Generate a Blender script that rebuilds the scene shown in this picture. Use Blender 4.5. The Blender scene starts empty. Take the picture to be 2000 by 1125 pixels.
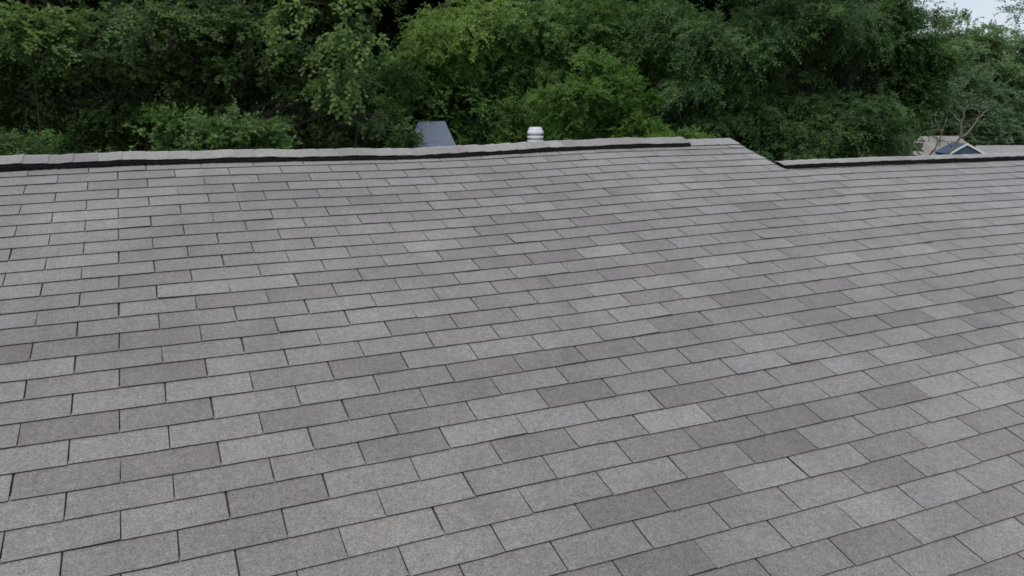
import bpy, math, random
import numpy as np
from mathutils import Vector, Matrix

rng = np.random.default_rng(7)
random.seed(7)
SC = bpy.context.scene
COL = SC.collection

# ------------------------------------------------------------------ camera
PITCH = math.radians(15.58)            # roof pitch
CP, SP = math.cos(PITCH), math.sin(PITCH)
Z0 = 3.65                              # world height of the roof-plane origin


def rw(u, v, n=0.0):
    """roof plane (along ridge, up slope, off the surface) -> world"""
    return Vector((u, v * CP - n * SP, Z0 + v * SP + n * CP))


RC = np.array([[0.91468, -0.389326, 0.108563],
               [-0.100445, -0.479133, -0.871976],
               [0.391499, 0.786674, -0.477359]])      # camera axes in roof coordinates: right, down, forward
CAMP = rw(0.2022, -1.9404, 1.9022)


def dirw(a):
    return Vector((a[0], a[1] * CP - a[2] * SP, a[1] * SP + a[2] * CP))


right, down, fwd = dirw(RC[0]), dirw(RC[1]), dirw(RC[2])
cam = bpy.data.objects.new('camera', bpy.data.cameras.new('camera'))
COL.objects.link(cam)
cam.matrix_world = Matrix(((right.x, -down.x, -fwd.x, CAMP.x),
                           (right.y, -down.y, -fwd.y, CAMP.y),
                           (right.z, -down.z, -fwd.z, CAMP.z), (0, 0, 0, 1)))
cam.data.sensor_width = 36
cam.data.lens = 1567.1 / 2000 * 36
cam.data.clip_start = 0.05
cam.data.clip_end = 2000
SC.camera = cam

# ------------------------------------------------------------------ sky and sun
SUN_EL, SUN_AZ = math.radians(60), math.radians(222)   # azimuth measured clockwise from +Y
world = bpy.data.worlds.new('World')
SC.world = world
world.use_nodes = True
nt = world.node_tree
nt.nodes.clear()
N = nt.nodes.new
wo, bg = N('ShaderNodeOutputWorld'), N('ShaderNodeBackground')
sky = N('ShaderNodeTexSky')
sky.sky_type = 'NISHITA'
sky.sun_disc = False
sky.sun_elevation = SUN_EL
sky.sun_rotation = SUN_AZ
sky.dust_density = 2.0
bg.inputs['Strength'].default_value = 0.10
tc, mp, nz, rp, mx = N('ShaderNodeTexCoord'), N('ShaderNodeMapping'), N('ShaderNodeTexNoise'), N('ShaderNodeValToRGB'), N('ShaderNodeMix')
mp.inputs['Scale'].default_value = (1, 1, 2.6)
nz.inputs['Scale'].default_value = 2.3
nz.inputs['Detail'].default_value = 7
nz.inputs['Roughness'].default_value = 0.55
rp.color_ramp.elements[0].position = 0.30
rp.color_ramp.elements[0].color = (0.30, 0.30, 0.30, 1)
rp.color_ramp.elements[1].position = 0.62
rp.color_ramp.elements[1].color = (0.95, 0.95, 0.95, 1)
mx.data_type = 'RGBA'
mx.inputs['B'].default_value = (6.5, 7.2, 8.2, 1)          # bright cloud layer
L = nt.links.new
L(tc.outputs['Generated'], mp.inputs['Vector'])
L(mp.outputs['Vector'], nz.inputs['Vector'])
L(nz.outputs['Fac'], rp.inputs['Fac'])
L(rp.outputs['Color'], mx.inputs['Factor'])
L(sky.outputs['Color'], mx.inputs['A'])
L(mx.outputs['Result'], bg.inputs['Color'])
L(bg.outputs['Background'], wo.inputs['Surface'])

sun = bpy.data.objects.new('sun', bpy.data.lights.new('sun', 'SUN'))
COL.objects.link(sun)
sun.data.energy = 1.5
sun.data.angle = math.radians(20)
sun.data.color = (1.0, 0.95, 0.88)
sd = Vector((math.sin(SUN_AZ) * math.cos(SUN_EL), math.cos(SUN_AZ) * math.cos(SUN_EL), math.sin(SUN_EL)))
sun.rotation_euler = sd.to_track_quat('Z', 'Y').to_euler()

SC.view_settings.view_transform = 'Standard'
SC.view_settings.look = 'None'
SC.view_settings.exposure = 0.22
SC.view_settings.gamma = 1.0
SC.view_settings.use_curve_mapping = False
SC.cycles.use_denoising = True
SC.cycles.max_bounces = 6
SC.cycles.transparent_max_bounces = 4
SC.cycles.filter_width = 1.7
SC.render.film_transparent = False


# ------------------------------------------------------------------ helpers
def tag(o, label=None, cat=None, group=None, kind=None):
    for k, v in (('label', label), ('category', cat), ('group', group), ('kind', kind)):
        if v:
            o[k] = v
    return o


def link(name, me, parent=None, loc=None):
    o = bpy.data.objects.new(name, me)
    COL.objects.link(o)
    if loc is not None:
        o.location = loc
    if parent is not None:
        o.parent = parent
        o.matrix_parent_inverse = parent.matrix_basis.inverted() if loc is None else Matrix()
    return o


def empty(name, loc, label, cat, group=None):
    o = bpy.data.objects.new(name, None)
    COL.objects.link(o)
    o.location = loc
    o.empty_display_size = 0.2
    return tag(o, label, cat, group)


def part(name, me, parent):
    """a mesh given in world coordinates, put under its parent (parents are not rotated)"""
    o = bpy.data.objects.new(name, me)
    COL.objects.link(o)
    base = Vector((0, 0, 0))
    p = parent
    while p is not None:
        base += p.location
        p = p.parent
    me.transform(Matrix.Translation(-base))
    o.parent = parent
    return o


def mesh_np(name, V, F4, mats, face_attr=None, midx=None, smooth=False, vcol=None):
    """fast mesh of quads from numpy arrays"""
    me = bpy.data.meshes.new(name)
    V = np.asarray(V, dtype=np.float32)
    F4 = np.asarray(F4, dtype=np.int32)
    nf = len(F4)
    me.vertices.add(len(V))
    me.vertices.foreach_set('co', V.ravel())
    me.loops.add(nf * 4)
    me.loops.foreach_set('vertex_index', F4.ravel())
    me.polygons.add(nf)
    me.polygons.foreach_set('loop_start', np.arange(nf, dtype=np.int32) * 4)
    if midx is not None:
        me.polygons.foreach_set('material_index', np.asarray(midx, dtype=np.int32))
    me.polygons.foreach_set('use_smooth', np.full(nf, bool(smooth)))
    me.update(calc_edges=True)
    for m in mats:
        me.materials.append(m)
    if face_attr is not None:
        a = me.attributes.new('rnd', 'FLOAT', 'FACE')
        a.data.foreach_set('value', np.asarray(face_attr, dtype=np.float32))
    if vcol is not None:
        a = me.attributes.new('tint', 'FLOAT_COLOR', 'POINT')
        a.data.foreach_set('color', np.asarray(vcol, dtype=np.float32).ravel())
    return me


class MB:
    """collects boxes, prisms and tubes into one mesh"""
    def __init__(s):
        s.v, s.f, s.m = [], [], []

    def add(s, vs, fs, m=0):
        b = len(s.v)
        s.v += [tuple(p) for p in vs]
        s.f += [tuple(b + i for i in f) for f in fs]
        s.m += [m] * len(fs)

    def hexa(s, c, m=0):
        """eight corners: bottom ring then top ring"""
        s.add(c, [(3, 2, 1, 0), (4, 5, 6, 7), (0, 1, 5, 4), (1, 2, 6, 5), (2, 3, 7, 6), (3, 0, 4, 7)], m)

    def box(s, x0, x1, y0, y1, z0, z1, m=0):
        s.hexa([(x0, y0, z0), (x1, y0, z0), (x1, y1, z0), (x0, y1, z0), (x0, y0, z1), (x1, y0, z1), (x1, y1, z1), (x0, y1, z1)], m)

    def tube(s, pts, rad, n=7, m=0):
        pts = [Vector(p) for p in pts]
        rings = []
        ref = Vector((0.31, 0.87, 0.4)).normalized()
        for i, p in enumerate(pts):
            d = (pts[min(i + 1, len(pts) - 1)] - pts[max(i - 1, 0)]).normalized()
            a = d.cross(ref)
            if a.length < 1e-3:
                a = d.cross(Vector((1, 0, 0)))
            a.normalize()
            b = d.cross(a)
            r = rad[i] if hasattr(rad, '__len__') else rad
            rings.append([p + (a * math.cos(t) + b * math.sin(t)) * r for t in [2 * math.pi * k / n for k in range(n)]])
        vs = [q for r in rings for q in r]
        fs = []
        for i in range(len(pts) - 1):
            for k in range(n):
                fs.append((i * n + k, i * n + (k + 1) % n, (i + 1) * n + (k + 1) % n, (i + 1) * n + k))
        fs.append(tuple(range(n))[::-1])
        fs.append(tuple((len(pts) - 1) * n + k for k in range(n)))
        s.add(vs, fs, m)

    def lathe(s, prof, c, n=28, m=0):
        vs, fs = [], []
        for r, z in prof:
            vs += [(c[0] + r * math.cos(2 * math.pi * k / n), c[1] + r * math.sin(2 * math.pi * k / n), c[2] + z) for k in range(n)]
        for i in range(len(prof) - 1):
            for k in range(n):
                fs.append((i * n + k, i * n + (k + 1) % n, (i + 1) * n + (k + 1) % n, (i + 1) * n + k))
        s.add(vs, fs, m)

    def mesh(s, name, mats, smooth=False):
        me = bpy.data.meshes.new(name)
        me.from_pydata(s.v, [], s.f)
        for m in mats:
            me.materials.append(m)
        me.polygons.foreach_set('material_index', s.m)
        me.polygons.foreach_set('use_smooth', [bool(smooth)] * len(s.f))
        me.update()
        return me


def newmat(name):
    m = bpy.data.materials.new(name)
    m.use_nodes = True
    t = m.node_tree
    b = t.nodes['Principled BSDF']
    return m, t, b


def plain(name, col, rough=0.7, noise=0.0, scale=20.0, metallic=0.0, bump=0.0):
    m, t, b = newmat(name)
    b.inputs['Roughness'].default_value = rough
    b.inputs['Metallic'].default_value = metallic
    if noise or bump:
        g, n = t.nodes.new('ShaderNodeNewGeometry'), t.nodes.new('ShaderNodeTexNoise')
        n.inputs['Scale'].default_value = scale
        n.inputs['Detail'].default_value = 5
        t.links.new(g.outputs['Position'], n.inputs['Vector'])
        r = t.nodes.new('ShaderNodeValToRGB')
        r.color_ramp.elements[0].position, r.color_ramp.elements[1].position = 0.3, 0.7
        r.color_ramp.elements[0].color = tuple(c * (1 - noise) for c in col) + (1,)
        r.color_ramp.elements[1].color = tuple(min(1, c * (1 + noise)) for c in col) + (1,)
        t.links.new(n.outputs['Fac'], r.inputs['Fac'])
        t.links.new(r.outputs['Color'], b.inputs['Base Color'])
        if bump:
            bp = t.nodes.new('ShaderNodeBump')
            bp.inputs['Strength'].default_value = bump
            bp.inputs['Distance'].default_value = 0.02
            t.links.new(n.outputs['Fac'], bp.inputs['Height'])
            t.links.new(bp.outputs['Normal'], b.inputs['Normal'])
    else:
        b.inputs['Base Color'].default_value = tuple(col) + (1,)
    return m


def granule_mat(name, attr=True, col=(0.2, 0.2, 0.2)):
    """mineral granules: speckle + soft mottling over a per-tab tint"""
    m, t, b = newmat(name)
    nd, ln = t.nodes.new, t.links.new
    g = nd('ShaderNodeNewGeometry')
    if attr:
        a = nd('ShaderNodeAttribute')
        a.attribute_name = 'tint'
        src = a.outputs['Color']
    else:
        a = nd('ShaderNodeRGB')
        a.outputs[0].default_value = tuple(col) + (1,)
        src = a.outputs[0]

    def noise(scale, detail, lo, hi, p0=0.25, p1=0.75, rough=0.6):
        n, mr = nd('ShaderNodeTexNoise'), nd('ShaderNodeMapRange')
        n.inputs['Scale'].default_value = scale
        n.inputs['Detail'].default_value = detail
        n.inputs['Roughness'].default_value = rough
        ln(g.outputs['Position'], n.inputs['Vector'])
        mr.inputs['From Min'].default_value, mr.inputs['From Max'].default_value = p0, p1
        mr.inputs['To Min'].default_value, mr.inputs['To Max'].default_value = lo, hi
        ln(n.outputs['Fac'], mr.inputs['Value'])
        return mr.outputs['Result'], n.outputs['Fac']
    n1, h1 = noise(150.0, 3, 0.62, 1.38, 0.3, 0.7)
    n2, _ = noise(44.0, 3, 0.86, 1.14, 0.3, 0.7)
    n3, _ = noise(7.0, 3, 0.93, 1.07)
    mul = nd('ShaderNodeMath')
    mul.operation = 'MULTIPLY'
    n4, _ = noise(1.5, 2, 0.87, 1.13, 0.3, 0.7)
    mpg, ns, mr5 = nd('ShaderNodeMapping'), nd('ShaderNodeTexNoise'), nd('ShaderNodeMapRange')     # faint run-off streaks down the slope
    mpg.inputs['Scale'].default_value = (9.0, 0.7, 0.7)
    ns.inputs['Scale'].default_value = 1.0
    ns.inputs['Detail'].default_value = 4
    ln(g.outputs['Position'], mpg.inputs['Vector'])
    ln(mpg.outputs['Vector'], ns.inputs['Vector'])
    mr5.inputs['From Min'].default_value, mr5.inputs['From Max'].default_value = .3, .7
    mr5.inputs['To Min'].default_value, mr5.inputs['To Max'].default_value = .94, 1.05
    ln(ns.outputs['Fac'], mr5.inputs['Value'])
    m4 = nd('ShaderNodeMath')
    m4.operation = 'MULTIPLY'
    ln(n4, m4.inputs[0])
    ln(mr5.outputs['Result'], m4.inputs[1])
    m5 = nd('ShaderNodeMath')
    m5.operation = 'MULTIPLY'
    ln(n1, m5.inputs[0])
    ln(m4.outputs[0], m5.inputs[1])
    ln(m5.outputs[0], mul.inputs[0])
    ln(n2, mul.inputs[1])
    mul2 = nd('ShaderNodeMath')
    mul2.operation = 'MULTIPLY'
    ln(mul.outputs[0], mul2.inputs[0])
    ln(n3, mul2.inputs[1])
    vm = nd('ShaderNodeVectorMath')
    vm.operation = 'SCALE'
    ln(src, vm.inputs[0])
    ln(mul2.outputs[0], vm.inputs['Scale'])
    ln(vm.outputs['Vector'], b.inputs['Base Color'])
    b.inputs['Roughness'].default_value = 0.82
    b.inputs['Sheen Weight'].default_value = 0.85
    b.inputs['Sheen Roughness'].default_value = 0.30
    b.inputs['Specular IOR Level'].default_value = 0.35
    bp = nd('ShaderNodeBump')
    bp.inputs['Strength'].default_value = 0.5
    bp.inputs['Distance'].default_value = 0.0012
    ln(h1, bp.inputs['Height'])
    ln(bp.outputs['Normal'], b.inputs['Normal'])
    return m


def leaf_mat(name, ca, cb, transl=0.38):
    """two greens mixed leaf by leaf, thin and slightly translucent"""
    m, t, b = newmat(name)
    nd, ln = t.nodes.new, t.links.new
    a = nd('ShaderNodeAttribute')
    a.attribute_name = 'rnd'
    r = nd('ShaderNodeValToRGB')
    r.color_ramp.elements[0].color = tuple(ca) + (1,)
    r.color_ramp.elements[1].color = tuple(cb) + (1,)
    ln(a.outputs['Fac'], r.inputs['Fac'])
    ln(r.outputs['Color'], b.inputs['Base Color'])
    b.inputs['Roughness'].default_value = 0.55
    b.inputs['Specular IOR Level'].default_value = 0.3
    tr, mxs, sc = nd('ShaderNodeBsdfTranslucent'), nd('ShaderNodeMixShader'), nd('ShaderNodeVectorMath')
    sc.operation = 'MULTIPLY'
    sc.inputs[1].default_value = (1.05, 1.25, 0.75)
    ln(r.outputs['Color'], sc.inputs[0])
    ln(sc.outputs['Vector'], tr.inputs['Color'])
    mxs.inputs['Fac'].default_value = transl
    ln(b.outputs['BSDF'], mxs.inputs[1])
    ln(tr.outputs['BSDF'], mxs.inputs[2])
    ln(mxs.outputs['Shader'], t.nodes['Material Output'].inputs['Surface'])
    return m


M_GRAN = granule_mat('shingle granules')
M_ASPH = plain('shingle asphalt edge', (0.030, 0.029, 0.028), 0.85, 0.4, 60)
M_EDGE = plain('granule dusted shingle edge', (0.09, 0.085, 0.08), 0.9, 0.4, 60)
M_DECK = plain('dark underlayment', (0.06, 0.057, 0.055), 0.9, 0.3, 30)
M_VENT = plain('black vent plastic', (0.007, 0.007, 0.008), 0.9, 0.4, 40)
M_VENT.node_tree.nodes['Principled BSDF'].inputs['Specular IOR Level'].default_value = 0.15
M_WHITE = plain('white painted trim', (0.72, 0.72, 0.70), 0.5, 0.06, 8)
M_ZINC = plain('pale galvanised metal', (0.58, 0.60, 0.61), 0.5, 0.12, 40, metallic=0.0)
M_SIDE = plain('pale siding', (0.55, 0.54, 0.50), 0.6, 0.05, 6)
M_BARK = plain('grey brown bark', (0.05, 0.042, 0.034), 0.9, 0.4, 12, bump=0.6)
M_DEAD = plain('bare grey bark', (0.22, 0.195, 0.17), 0.9, 0.3, 14, bump=0.5)
M_BLUE = plain('slate blue siding', (0.042, 0.078, 0.14), 0.6, 0.08, 5)
M_TAN = granule_mat('weathered tan roof', False, (0.25, 0.235, 0.21))
M_SLATE = plain('blue grey roof granules', (0.135, 0.165, 0.215), 0.8, 0.25, 22)
M_WIRE = plain('black cable', (0.02, 0.02, 0.02), 0.6)
M_GROUND = plain('grass and leaf litter', (0.045, 0.055, 0.022), 0.95, 0.5, 0.8, bump=0.4)

# ------------------------------------------------------------------ roof surface
W = 0.3048
EX = W / 2.38
RBF = [(-0.8, -0.8, .019), (0.2, -0.8, .0161), (1.2, -0.8, .017), (2.2, -0.8, -.0038), (4.2, -0.8, .0023), (5.2, -0.8, -.0014),
       (-0.8, 0.1, .0062), (0.2, 0.1, -.0338), (1.2, 0.1, .0006), (2.2, 0.1, -.007), (4.2, 0.1, .005), (-0.8, 1.0, .0128),
       (0.2, 1.0, .0237), (1.2, 1.0, -.0033), (2.2, 1.0, .0009), (4.2, 1.0, .0048), (5.2, 1.0, .0085), (-0.8, 1.9, -.0216),
       (0.2, 1.9, -.0086), (1.2, 1.9, -.0103), (2.2, 1.9, -.0038), (3.2, 1.9, .0059), (5.2, 1.9, .0069), (-0.8, 2.8, .0019),
       (0.2, 2.8, .0134), (1.2, 2.8, .0048), (2.2, 2.8, -.0143), (3.2, 2.8, .0138), (4.2, 2.8, -.0052)]


def hsag(u, v):
    return sum(c * math.exp(-((u - a) ** 2 + (v - b) ** 2) / 1.125) for a, b, c in RBF)


U_L, U_R, V_E = -4.2, 11.0, -3.55       # left rake, right rake, eave
U_S = 4.55                              # where the higher section ends and the lower one begins
VA, VB = 3.17, 2.56                     # ridge of the higher and of the lower section
ROT = math.radians(-1.15)               # the courses of the lower section run slightly out of line


def lower_uv(s, t):
    """along / across the courses of the lower section -> roof coordinates"""
    c, n = math.cos(ROT), math.sin(ROT)
    return U_S + s * c - t * n, 2.42 + s * n + t * c


def roof_pt(u, v, n):
    return rw(u, v, n + hsag(u, v))


house = empty('house', (2.0, 0.0, 0.0), 'house whose weathered grey three-tab shingle roof fills the foreground', 'house')


def grid_sheet(u0, u1, v0, v1, nu, nv, n, fn=roof_pt):
    us, vs = np.linspace(u0, u1, nu), np.linspace(v0, v1, nv)
    V = [tuple(fn(u, v, n)) for v in vs for u in us]
    F = [(j * nu + i, j * nu + i + 1, (j + 1) * nu + i + 1, (j + 1) * nu + i) for j in range(nv - 1) for i in range(nu - 1)]
    return V, F


V1, F1 = grid_sheet(U_L, U_S, V_E, VA, 36, 28, 0.0)
V2, F2 = grid_sheet(U_S, U_R, V_E, VB, 26, 25, -0.001)
F2 = [tuple(i + len(V1) for i in f) for f in F2]
roof = part('roof', mesh_np('roof', V1 + V2, F1 + F2, [M_DECK]), house)

TONE = {'L': (1.15, (-.022, .014, .0)), 'l': (1.07, (-.01, .008, .0)), 'm': (1.0, (0, 0, 0)), 'd': (.925, (.014, -.010, .002)), 'D': (.845, (.022, -.014, .004)),
        'w': (.99, (.010, .004, -.013)), 'W': (1.02, (.014, .008, -.020)), 'B': (1.14, (-.03, .004, .024))}
SPOTS = {}
for s in '''-8,8,D -7,7,w -7,8,L -6,6,D -6,7,D -5,4,D -5,6,m -5,7,L -5,8,B -5,9,L -4,4,m -4,5,w -4,6,m -4,8,D -3,2,l -3,3,L -3,4,D -3,5,D -3,6,L -3,7,L -3,8,d -3,9,l -3,10,D
-2,1,m -2,2,W -2,3,m -2,4,m -2,5,L -2,6,l -2,7,D -2,8,l -2,11,L -1,-1,m -1,0,d -1,1,B -1,2,L -1,3,m -1,4,m -1,5,d -1,6,D -1,8,d -1,9,D -1,10,L 0,-1,m 0,0,L 0,1,D 0,2,m 0,3,m 0,4,D
0,5,m 0,6,L 0,12,L 1,-2,l 1,-1,W 1,0,m 1,1,w 1,2,D 1,3,L 1,8,D 1,9,B 1,11,D 2,-1,d 2,0,D 2,1,L 2,2,m 2,5,D 2,10,w 2,11,L 3,-2,l 3,-1,l 3,0,w 3,1,d 3,2,D 3,4,L 3,13,D 4,-1,D 4,0,D
4,2,L 4,5,D 4,8,d 4,13,L 5,-2,m 5,-1,L 5,0,L 5,2,D 5,3,L 5,5,L 5,7,D 5,10,D 5,11,L 6,-1,w 6,0,D 6,1,L 6,4,d 6,7,B 7,-2,L 7,-1,w 7,2,L 7,3,d 7,4,D 7,6,L 7,7,D 7,8,L 8,-1,d 8,0,d
8,2,l 8,4,l 8,5,D 9,-2,m 9,2,L 9,7,D 9,9,L 9,11,D 10,-2,B 10,0,L 10,1,D 10,2,D 11,6,D 11,7,L 12,-2,L 13,4,L 13,5,D 13,8,D 14,12,D 15,2,d 15,6,D 16,2,L 16,5,d 16,10,L 17,7,D 17,11,L
19,1,D 19,5,L 20,6,W 22,8,L'''.split():
    r_, m_, c_ = s.split(',')
    SPOTS[(int(r_), int(m_))] = c_
BASE = np.array([0.197, 0.182, 0.1695])


def tone_rgb(ch, r):
    k, d = TONE[ch]
    k *= 1 + r.normal(0, .03)
    return BASE * k * (1 + np.array(d))


def rand_tone(r):
    return r.choice(list('LlmmmmldDwWBdm'), p=None)


def tab_arrays(u0, u1, v0, ex, lift, r, tint_l, tint_r, fn, top_over=0.022, nb=0.0058):
    """one shingle tab: a thin wedge with an exposed butt edge, slightly out of true"""
    th = 0.0058
    nu = 5
    us = np.linspace(u0, u1, nu)
    jit = r.normal(0, .0007, nu)
    lf = np.interp(us, [u0, (u0 + u1) / 2, u1], [lift[0], 0.3 * (lift[0] + lift[1]), lift[1]])
    V, C = [], []
    rows = [(0.0, nb + th, 1), (0.012, nb + th - .0003, .75), (ex * .55, .0026 + th, .2), (ex + top_over, th, 0)]
    sk = r.normal(0, .0012)
    for (dv, n, w) in rows:
        for i, u in enumerate(us):
            V.append(tuple(fn(u + sk * (dv / ex), v0 + dv + jit[i] * (w > .9), n + lf[i] * w)))
            t = tint_l + (tint_r - tint_l) * i / (nu - 1)
            C.append((*t, 1))
    for (dv, n, w) in (rows[0], rows[-1]):      # underside
        for i, u in enumerate(us):
            V.append(tuple(fn(u + sk * (dv / ex), v0 + dv + jit[i] * (w > .9), n - th + lf[i] * w)))
            C.append((.03, .03, .03, 1))
    F, Mi = [], []
    for j in range(3):
        for i in range(nu - 1):
            F.append((j * nu + i, j * nu + i + 1, (j + 1) * nu + i + 1, (j + 1) * nu + i))
            Mi.append(0)
    b = 4 * nu
    for i in range(nu - 1):                      # butt edge
        F.append((b + i, b + i + 1, i + 1, i))
        Mi.append(1)
        F.append((b + i, b + nu + i, b + nu + i + 1, b + i + 1))
        Mi.append(1)
    for e, (i0, flip) in enumerate(((0, False), (nu - 1, True))):
        q = [(b + i0, i0, nu + i0, nu + i0), ]
        side = [b + i0, i0, nu + i0, 2 * nu + i0, 3 * nu + i0, b + nu + i0]
        for a4 in ((side[0], side[1], side[2], side[3]), (side[0], side[3], side[4], side[5])):
            F.append(a4[::-1] if flip else a4)
            Mi.append(2)
    return V, F, Mi, C


def proj(p):
    d = Vector(p) - CAMP
    z = d.dot(fwd)
    if z < .1:
        return None
    return 1000 + 1567.1 * d.dot(right) / z, 562.5 + 1567.1 * d.dot(down) / z


tabs = []     # (screen size, V, F, Mi, C)


def shown(pts):
    q = [proj(p) for p in pts]
    if any(a is None for a in q):
        return 0.0
    ar = abs(sum(q[i][0] * q[(i + 1) % 4][1] - q[(i + 1) % 4][0] * q[i][1] for i in range(4))) / 2
    cx, cy = sum(a[0] for a in q) / 4, sum(a[1] for a in q) / 4
    return ar if -20 < cx < 2020 and -20 < cy < 1145 else ar * 1e-4


def lay_course(u_start, u_end, r_idx, v0, off, fn, seam_end=False, top=None, seed=0, ex=EX, phase=0.0, start_cut=None):
    m0 = math.floor((u_start - phase) / W) - 1
    m1 = math.ceil((u_end - phase) / W) + 1
    shift = (r_idx * 7) % 3
    course_jit = rng.normal(0, .0014)
    for m in range(m0, m1):
        a, b = (m + off) * W + phase, (m + 1 + off) * W + phase
        r = np.random.default_rng((seed * 1000 + (r_idx + 60)) * 1000 + m + 300)
        ga = .0018 if (m + shift) % 3 == 0 else .0020 + abs(r.normal(0, .0004))
        gb = .0018 if (m + 1 + shift) % 3 == 0 else .0020 + abs(r.normal(0, .0004))
        a2, b2 = max(a + ga + abs(r.normal(0, .0005)), u_start), min(b - gb - abs(r.normal(0, .0004)), u_end)
        if b2 - a2 < .03:
            continue
        ch = SPOTS.get((r_idx, m)) if seed == 0 else None
        if ch is None:
            ch = r.choice(list('LlmmmmmlldDwB'))
        t0 = tone_rgb(ch, r)
        # the granule blend drifts across a tab
        ch2 = ch if r.random() < .45 else r.choice(list('mldwm'))
        t1 = t0 * .3 + tone_rgb(ch2, r) * .7
        tl, tr = (t0, t1) if r.random() < .5 else (t1, t0)
        lf = [max(0.0, r.normal(.0002, .0009)), max(0.0, r.normal(.0002, .0009))]
        if r.random() < .08:
            lf[r.integers(2)] += r.uniform(.002, .005)
        if seam_end and b2 > u_end - .02:
            lf[1] += r.uniform(-.001, .0045)
        e2 = ex
        over = .022
        if top is not None and v0 + e2 + over > top:
            over = max(.0, top - v0 - e2)
            e2 = min(e2, top - v0)
            if e2 < .03:
                continue
        vv = v0 + course_jit + r.normal(0, .0011)
        geo = tab_arrays(a2, b2, vv, e2, lf, r, tl, tr, fn, over)
        sz = shown([fn(a2, vv, .01), fn(b2, vv, .01), fn(b2, vv + e2, .01), fn(a2, vv + e2, .01)])
        tabs.append((sz,) + geo)


for ri in range(-27, 25):
    v0 = ri * EX
    off = .5 if ri % 2 else 0.0
    if v0 >= 2.46 - .10:
        ue = U_S + .012
    else:
        ue = U_S + float(rng.uniform(.0, .14))
    lay_course(U_L, ue, ri, v0, off, roof_pt, seam_end=v0 < 2.4, top=VA - .01)


def low_pt(s, t, n):
    u, v = lower_uv(s, t)
    return rw(u, v, n + hsag(u, v) - .0022)


for ri in range(-46, 2):
    t0 = ri * EX + .027
    lay_course(-.03, U_R - U_S, ri, t0, .5 if ri % 2 else 0.0, low_pt, seed=1, top=.125, phase=.11)

tabs.sort(key=lambda a: -a[0])


def tab_mesh(name, items, origin):
    V, F, Mi, C = [], [], [], []
    for it in items:
        b = len(V)
        V += it[1]
        F += [tuple(b + i for i in f) for f in it[2]]
        Mi += it[3]
        C += it[4]
    return mesh_np(name, np.array(V) - np.array(origin), F, [M_GRAN, M_ASPH, M_EDGE], midx=Mi, vcol=C)


for it in tabs[:300]:
    c = np.mean(np.array(it[1]), axis=0)
    o = bpy.data.objects.new('shingle', tab_mesh('shingle', [it], c))
    COL.objects.link(o)
    o.location = Vector(c) - house.location
    o.parent = roof
rest = part('shingle_courses', tab_mesh('shingle_courses', tabs[300:], (0, 0, 0)), roof)
rest['kind'] = 'stuff'

# back slopes, gable end and walls of the house (behind the ridges)
YA, ZA = rw(0, VA).y, rw(0, VA).z
YB, ZB = rw(0, VB).y, rw(0, VB).z
YE, ZE = rw(0, V_E).y, rw(0, V_E).z
TP = math.tan(PITCH)
mb = MB()
bk = 6.3
mb.hexa([(U_L, YA, ZA - .16), (U_S, YA, ZA - .16), (U_S, YA + bk, ZA - .16 - bk * TP), (U_L, YA + bk, ZA - .16 - bk * TP),
         (U_L, YA, ZA - .012), (U_S, YA, ZA - .012), (U_S, YA + bk, ZA - .012 - bk * TP), (U_L, YA + bk, ZA - .012 - bk * TP)])
part('back_slope', mb.mesh('back_slope', [plain('back slope shingles', (.17, .165, .16), .85, .25, 3)]), house)
mb = MB()
bk2 = 5.2
mb.hexa([(U_S + .003, YB, ZB - .16), (U_R, YB, ZB - .16), (U_R, YB + bk2, ZB - .16 - bk2 * TP), (U_S + .003, YB + bk2, ZB - .16 - bk2 * TP),
         (U_S + .003, YB, ZB - .014), (U_R, YB, ZB - .014), (U_R, YB + bk2, ZB - .014 - bk2 * TP), (U_S + .003, YB + bk2, ZB - .014 - bk2 * TP)])
part('lower_back_slope', mb.mesh('lower_back_slope', [plain('lower back slope shingles', (.17, .165, .16), .85, .25, 3)]), house)
mb = MB()                                # rake board of the higher section, above the lower roof
for (v0, v1) in ((2.60, VA),):
    a, b = rw(0, v0), rw(0, v1)
    mb.hexa([(U_S - .03, a.y, a.z - .16), (U_S + .004, a.y, a.z - .16), (U_S + .004, b.y, b.z - .16), (U_S - .03, b.y, b.z - .16),
             (U_S - .03, a.y, a.z - .006), (U_S + .004, a.y, a.z - .006), (U_S + .004, b.y, b.z - .006), (U_S - .03, b.y, b.z - .006)])
part('rake_board', mb.mesh('rake_board', [M_WHITE]), house)
mb = MB()
xl, xr, y0, y1 = U_L + .3, U_R - .3, YE + .45, YA + bk - .4
zt = ZE - .02
for (a, b, c, d) in ((xl, xr, y0, y0 + .15), (xl, xr, y1 - .15, y1), (xl, xl + .15, y0 + .15, y1 - .15), (xr - .15, xr, y0 + .15, y1 - .15)):
    mb.box(a, b, c, d, -.2, zt)
part('wall', mb.mesh('wall', [M_SIDE]), house)
mb = MB()
mb.box(U_L - .01, U_R + .01, YE - .03, YE - .004, ZE - .18, ZE - .004)
part('fascia', mb.mesh('fascia', [M_WHITE]), house)
mb = MB()                                # gutter
mb.box(U_L, U_R, YE - .14, YE - .032, ZE - .15, ZE - .03)
part('gutter', mb.mesh('gutter', [M_WHITE]), house)


# ridge vents with their cap shingles
def ridge_pt(u, v_ap, s, n, slope_b=TP):
    """s: signed distance from the ridge, negative on the near slope"""
    if s <= 0:
        return rw(u, v_ap + s, n + hsag(u, v_ap - .1))
    a = rw(u, v_ap, 0)
    return Vector((u, a.y + s * CP + n * SP, a.z - s * SP + (n + hsag(u, v_ap - .1)) * CP))


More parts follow.
